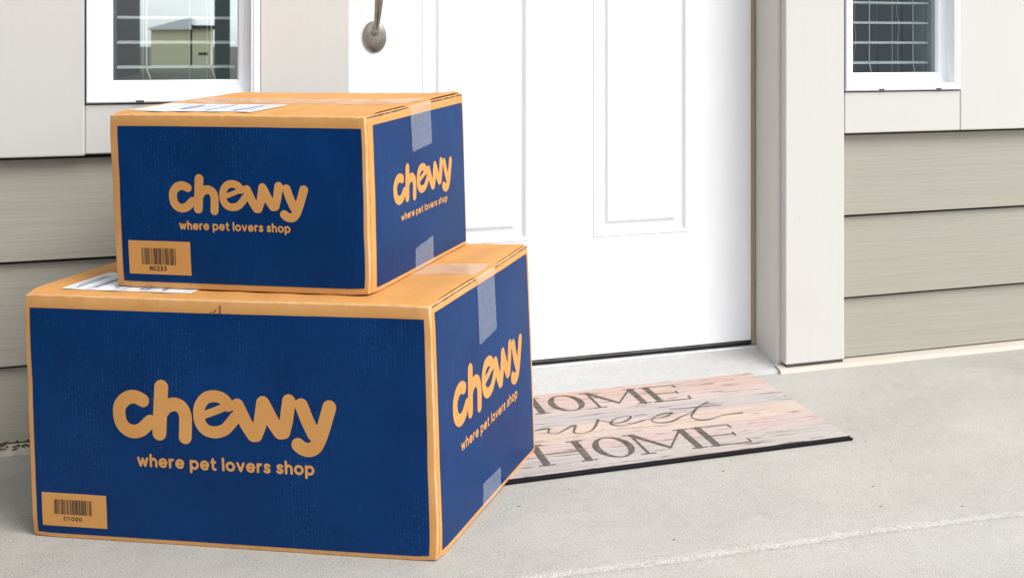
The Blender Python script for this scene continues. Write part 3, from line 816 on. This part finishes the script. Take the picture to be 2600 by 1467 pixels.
# ------------------------------------------------------------------ doormat
mat = tag(empty('doormat', (.25, -.02, 0)), 'wood plank print doormat reading HOME sweet HOME before the white door', 'doormat')
MX, MY = .25, -.02
def mat_sheet(name, x0, x1, y0, y1, z0, z1, m, bev):
    bm = bmesh.new(); bbox(bm, x0 - MX, x1 - MX, y0 - MY, y1 - MY, z0, z1, bev)
    return frombm(name, bm, m, mat)
mat_sheet('rubber_backing', .25, 1.004, -.4785, -.0245, .0008, .0042, RUBBER, .0012)
mat_sheet('printed_top', .25, 1.001, -.4655, -.0225, .0043, .0062, m_mat(), .0007)
def matshear(s): return [(x, y - .03 * (x - .5), r) for x, y, r in s]
def serif_letters(xs, y1, y0):
    """xs: H stems, O centre/rx, M stems/mid, E stem/end"""
    T, t = .0062, .0019
    st = []
    def stem(x, a=y0, b=y1, r=T):
        st.append([(x, a + .002, r), (x, b - .002, r)])
        for y in (a, b): st.append([(x - .0125, y, t), (x + .0125, y, t)])
    h0, h1, oc, orx, m0, mm, m1, e0, e1 = xs; ym = (y0 + y1) / 2
    stem(h0); stem(h1); st.append([(h0, ym, t), (h1, ym, t)])
    O = ell(oc, ym, orx, (y1 - y0) / 2 + .001, 0, 360, 40)
    st.append([(x, y, t + (T - t) * abs((x - oc) / orx) ** 1.6) for x, y in O])
    st.append([(m0, y0 + .002, t * 1.3), (m0 - .001, y1, t * 1.3)]); st.append([(m0 - .012, y0, t), (m0 + .012, y0, t)]); st.append([(m0 - .014, y1, t), (m0 + .004, y1, t)])
    st.append([(m0, y1 - .003, T * .9), (mm, y0 + .018, T * .55)]); st.append([(mm, y0 + .016, t), (m1 - .003, y1 - .004, t * 1.2)])
    stem(m1)
    stem(e0); st.append([(e0, y1, t), (e1 - .004, y1, t)]); st.append([(e0, ym, t), (e1 - .012, ym, t)]); st.append([(e0, y0, t), (e1, y0, t)])
    for y, d, xx in ((y1, -.016, e1 - .004), (y0, .018, e1), (ym - .008, .016, e1 - .012)): st.append([(xx, y, t), (xx + .001, y + d, t)])
    return st
T1 = serif_letters((.459, .5270, .584, .0275, .6375, .6790, .7245, .7570, .8180), -.0440, -.1450)
T2 = serif_letters((.4690, .5400, .5955, .0280, .6420, .6860, .7330, .7650, .8270), -.3235, -.4280)
def script(pts, rs):
    p = catmull([(a, b) for a, b in pts], 6); n = len(p)
    return [(a, b, rs[0] + (rs[1] - rs[0]) * (.5 - .5 * math.cos(5 * math.pi * i / n))) for i, (a, b) in enumerate(p)]
SW = [script([(.410, -.262), (.437, -.245), (.452, -.206), (.448, -.232), (.462, -.258), (.447, -.268), (.434, -.258)], (.0009, .0029)),
      script([(.4640, -.2520), (.4909, -.2429), (.5093, -.2380), (.5160, -.2430), (.5094, -.2648), (.5255, -.2711), (.5511, -.2462), (.5644, -.2412), (.5525, -.2780), (.5673, -.2872), (.5896, -.271), (.612, -.2234)], (.0009, .0031)),
      script([(.612, -.2234), (.640, -.252), (.665, -.240), (.6735, -.2207), (.6496, -.2221), (.6294, -.2458), (.6323, -.2648), (.6508, -.2714), (.6709, -.2643), (.6899, -.2535)], (.0009, .0029)),
      script([(.6899, -.2535), (.735, -.246), (.7519, -.2293), (.7288, -.2312), (.705, -.2550), (.7082, -.2767), (.7327, -.2804), (.7605, -.2596), (.7868, -.24), (.8189, -.2051), (.8395, -.1902)], (.0009, .0029)),
      script([(.8395, -.1902), (.8120, -.2120), (.7925, -.2403), (.7785, -.2665), (.7824, -.2851), (.795, -.2930), (.8114, -.2898), (.8406, -.2771), (.8751, -.2768)], (.0012, .0031)),
      [(.7562, -.2075, .0014), (.7949, -.2120, .0020), (.8585, -.2147, .0016)]]
V, F = fill_strokes([matshear(s) for s in T1 + T2] + SW, .0011)
mesh('letter_print', [(a - MX, b - MY, .00675) for a, b in V], F, m_ink(), mat)

# ------------------------------------------------------------------ leaf litter in the left corner
V, F = [], []
LEAF = NT('dry leaf bits'); LEAF.base(LEAF.ramp(LEAF.noise(LEAF.coord(), 90, 3), [(.3, (.035, .026, .018)), (.7, (.13, .095, .06))])); LEAF.rough(.9, .1)
for i in range(55):
    c = Vector((random.uniform(-.44, -.29), random.uniform(-.052, -.022), random.uniform(.012, .020)))
    L = random.uniform(.003, .009); w = L * random.uniform(.25, .6)
    rot = Matrix.Rotation(random.uniform(0, 6.28), 3, 'Z') @ Matrix.Rotation(random.uniform(-.7, .7), 3, 'X') @ Matrix.Rotation(random.uniform(-.6, .6), 3, 'Y')
    n = len(V)
    V += [c + rot @ Vector(p) for p in ((-L, 0, 0), (-L * .3, w, .001), (L * .4, w * .8, .0015), (L, 0, -.001), (L * .3, -w, .001), (-L * .4, -w * .7, .0005))]; F.append(tuple(range(n, n + 6)))
tag(mesh('leaf_litter', V, F, LEAF.m), 'dark dry leaf crumbs along the wall base at far left', 'leaves', kind='stuff')

# ------------------------------------------------------------------ across the yard (seen mirrored in the left pane)
CREAM, DROOF, DWALL = m_plain('cream cladding', (.86, .79, .52), .7), m_plain('dark roofing', (.05, .055, .06), .8), m_plain('dark brown cladding', (.055, .05, .05), .8)
gar = tag(empty('cream_garage', (-2.4, -52, -.16)), 'cream garage with pale sloped roof mirrored in the left sidelight glass', 'garage')
def gbox(name, m, x0, x1, y0, y1, z0, z1): return box(name, m, gar, x0 + 2.4, x1 + 2.4, y0 + 52, y1 + 52, z0 + .16, z1 + .16)
gbox('wall', CREAM, -3.25, -1.85, -54, -50, -.16, 1.25); gbox('annex_wall', CREAM, -1.78, -1.1, -54, -50, -.16, 1.30)
gbox('corner_trim', DROOF, -1.85, -1.78, -54, -49.98, -.16, 1.45); gbox('annex_roof', DROOF, -1.80, -.6, -54.2, -49.8, 1.30, 1.42); gbox('annex_vent', DROOF, -1.55, -1.2, -50.03, -49.99, .25, .36)
mesh('roof', [(-.95, -2.2, 1.40), (.62, -2.2, 1.42), (.62, 2.2, 1.42), (-.95, 2.2, 1.40), (-.95, -2.2, 1.46), (.62, -2.2, 1.92), (.62, 2.2, 1.92), (-.95, 2.2, 1.46)],
     [(0, 1, 5, 4), (1, 2, 6, 5), (2, 3, 7, 6), (3, 0, 4, 7), (4, 5, 6, 7), (0, 3, 2, 1)], m_plain('pale roof', (.9, .9, .88), .6), gar)
sh = tag(empty('dark_house', (-9, -34, -.16)), 'dark clad neighbouring house mirrored at the edge of the left sidelight glass', 'house')
box('wall', DWALL, sh, -8, 6.2, -4, 4, 0, 5); box('roof', DROOF, sh, -8.4, 6.25, -4.4, 4.4, 5.0, 5.3)
po = tag(empty('porch_post', (-.125, -7.2, -.16)), 'slim grey-green post mirrored near the right edge of the left sidelight glass', 'post')
box('shaft', m_plain('grey green paint', (.09, .11, .105), .6), po, -.052, .052, -.052, .052, .03, 3.4, .006); box('foot', m_plain('post foot paint', (.10, .115, .11), .6), po, -.075, .075, -.075, .075, 0, .06, .006)
FENCEM = m_plain('weathered fence stain', (.13, .135, .145), .8)
he = tag(empty('board_fence', (6.5, -9.5, -.16)), 'grey stained board fence mirrored in the right sidelight glass', 'fence')
for i in range(26):
    box('fence_board', FENCEM, he, -3.9 + i * .3, -3.61 + i * .3, -.012, .012, .05, 2.0 + random.uniform(-.02, .02), .004)
for z in (.4, 1.6): box('fence_rail', FENCEM, he, -3.95, 3.95, -.06, -.014, z, z + .09)
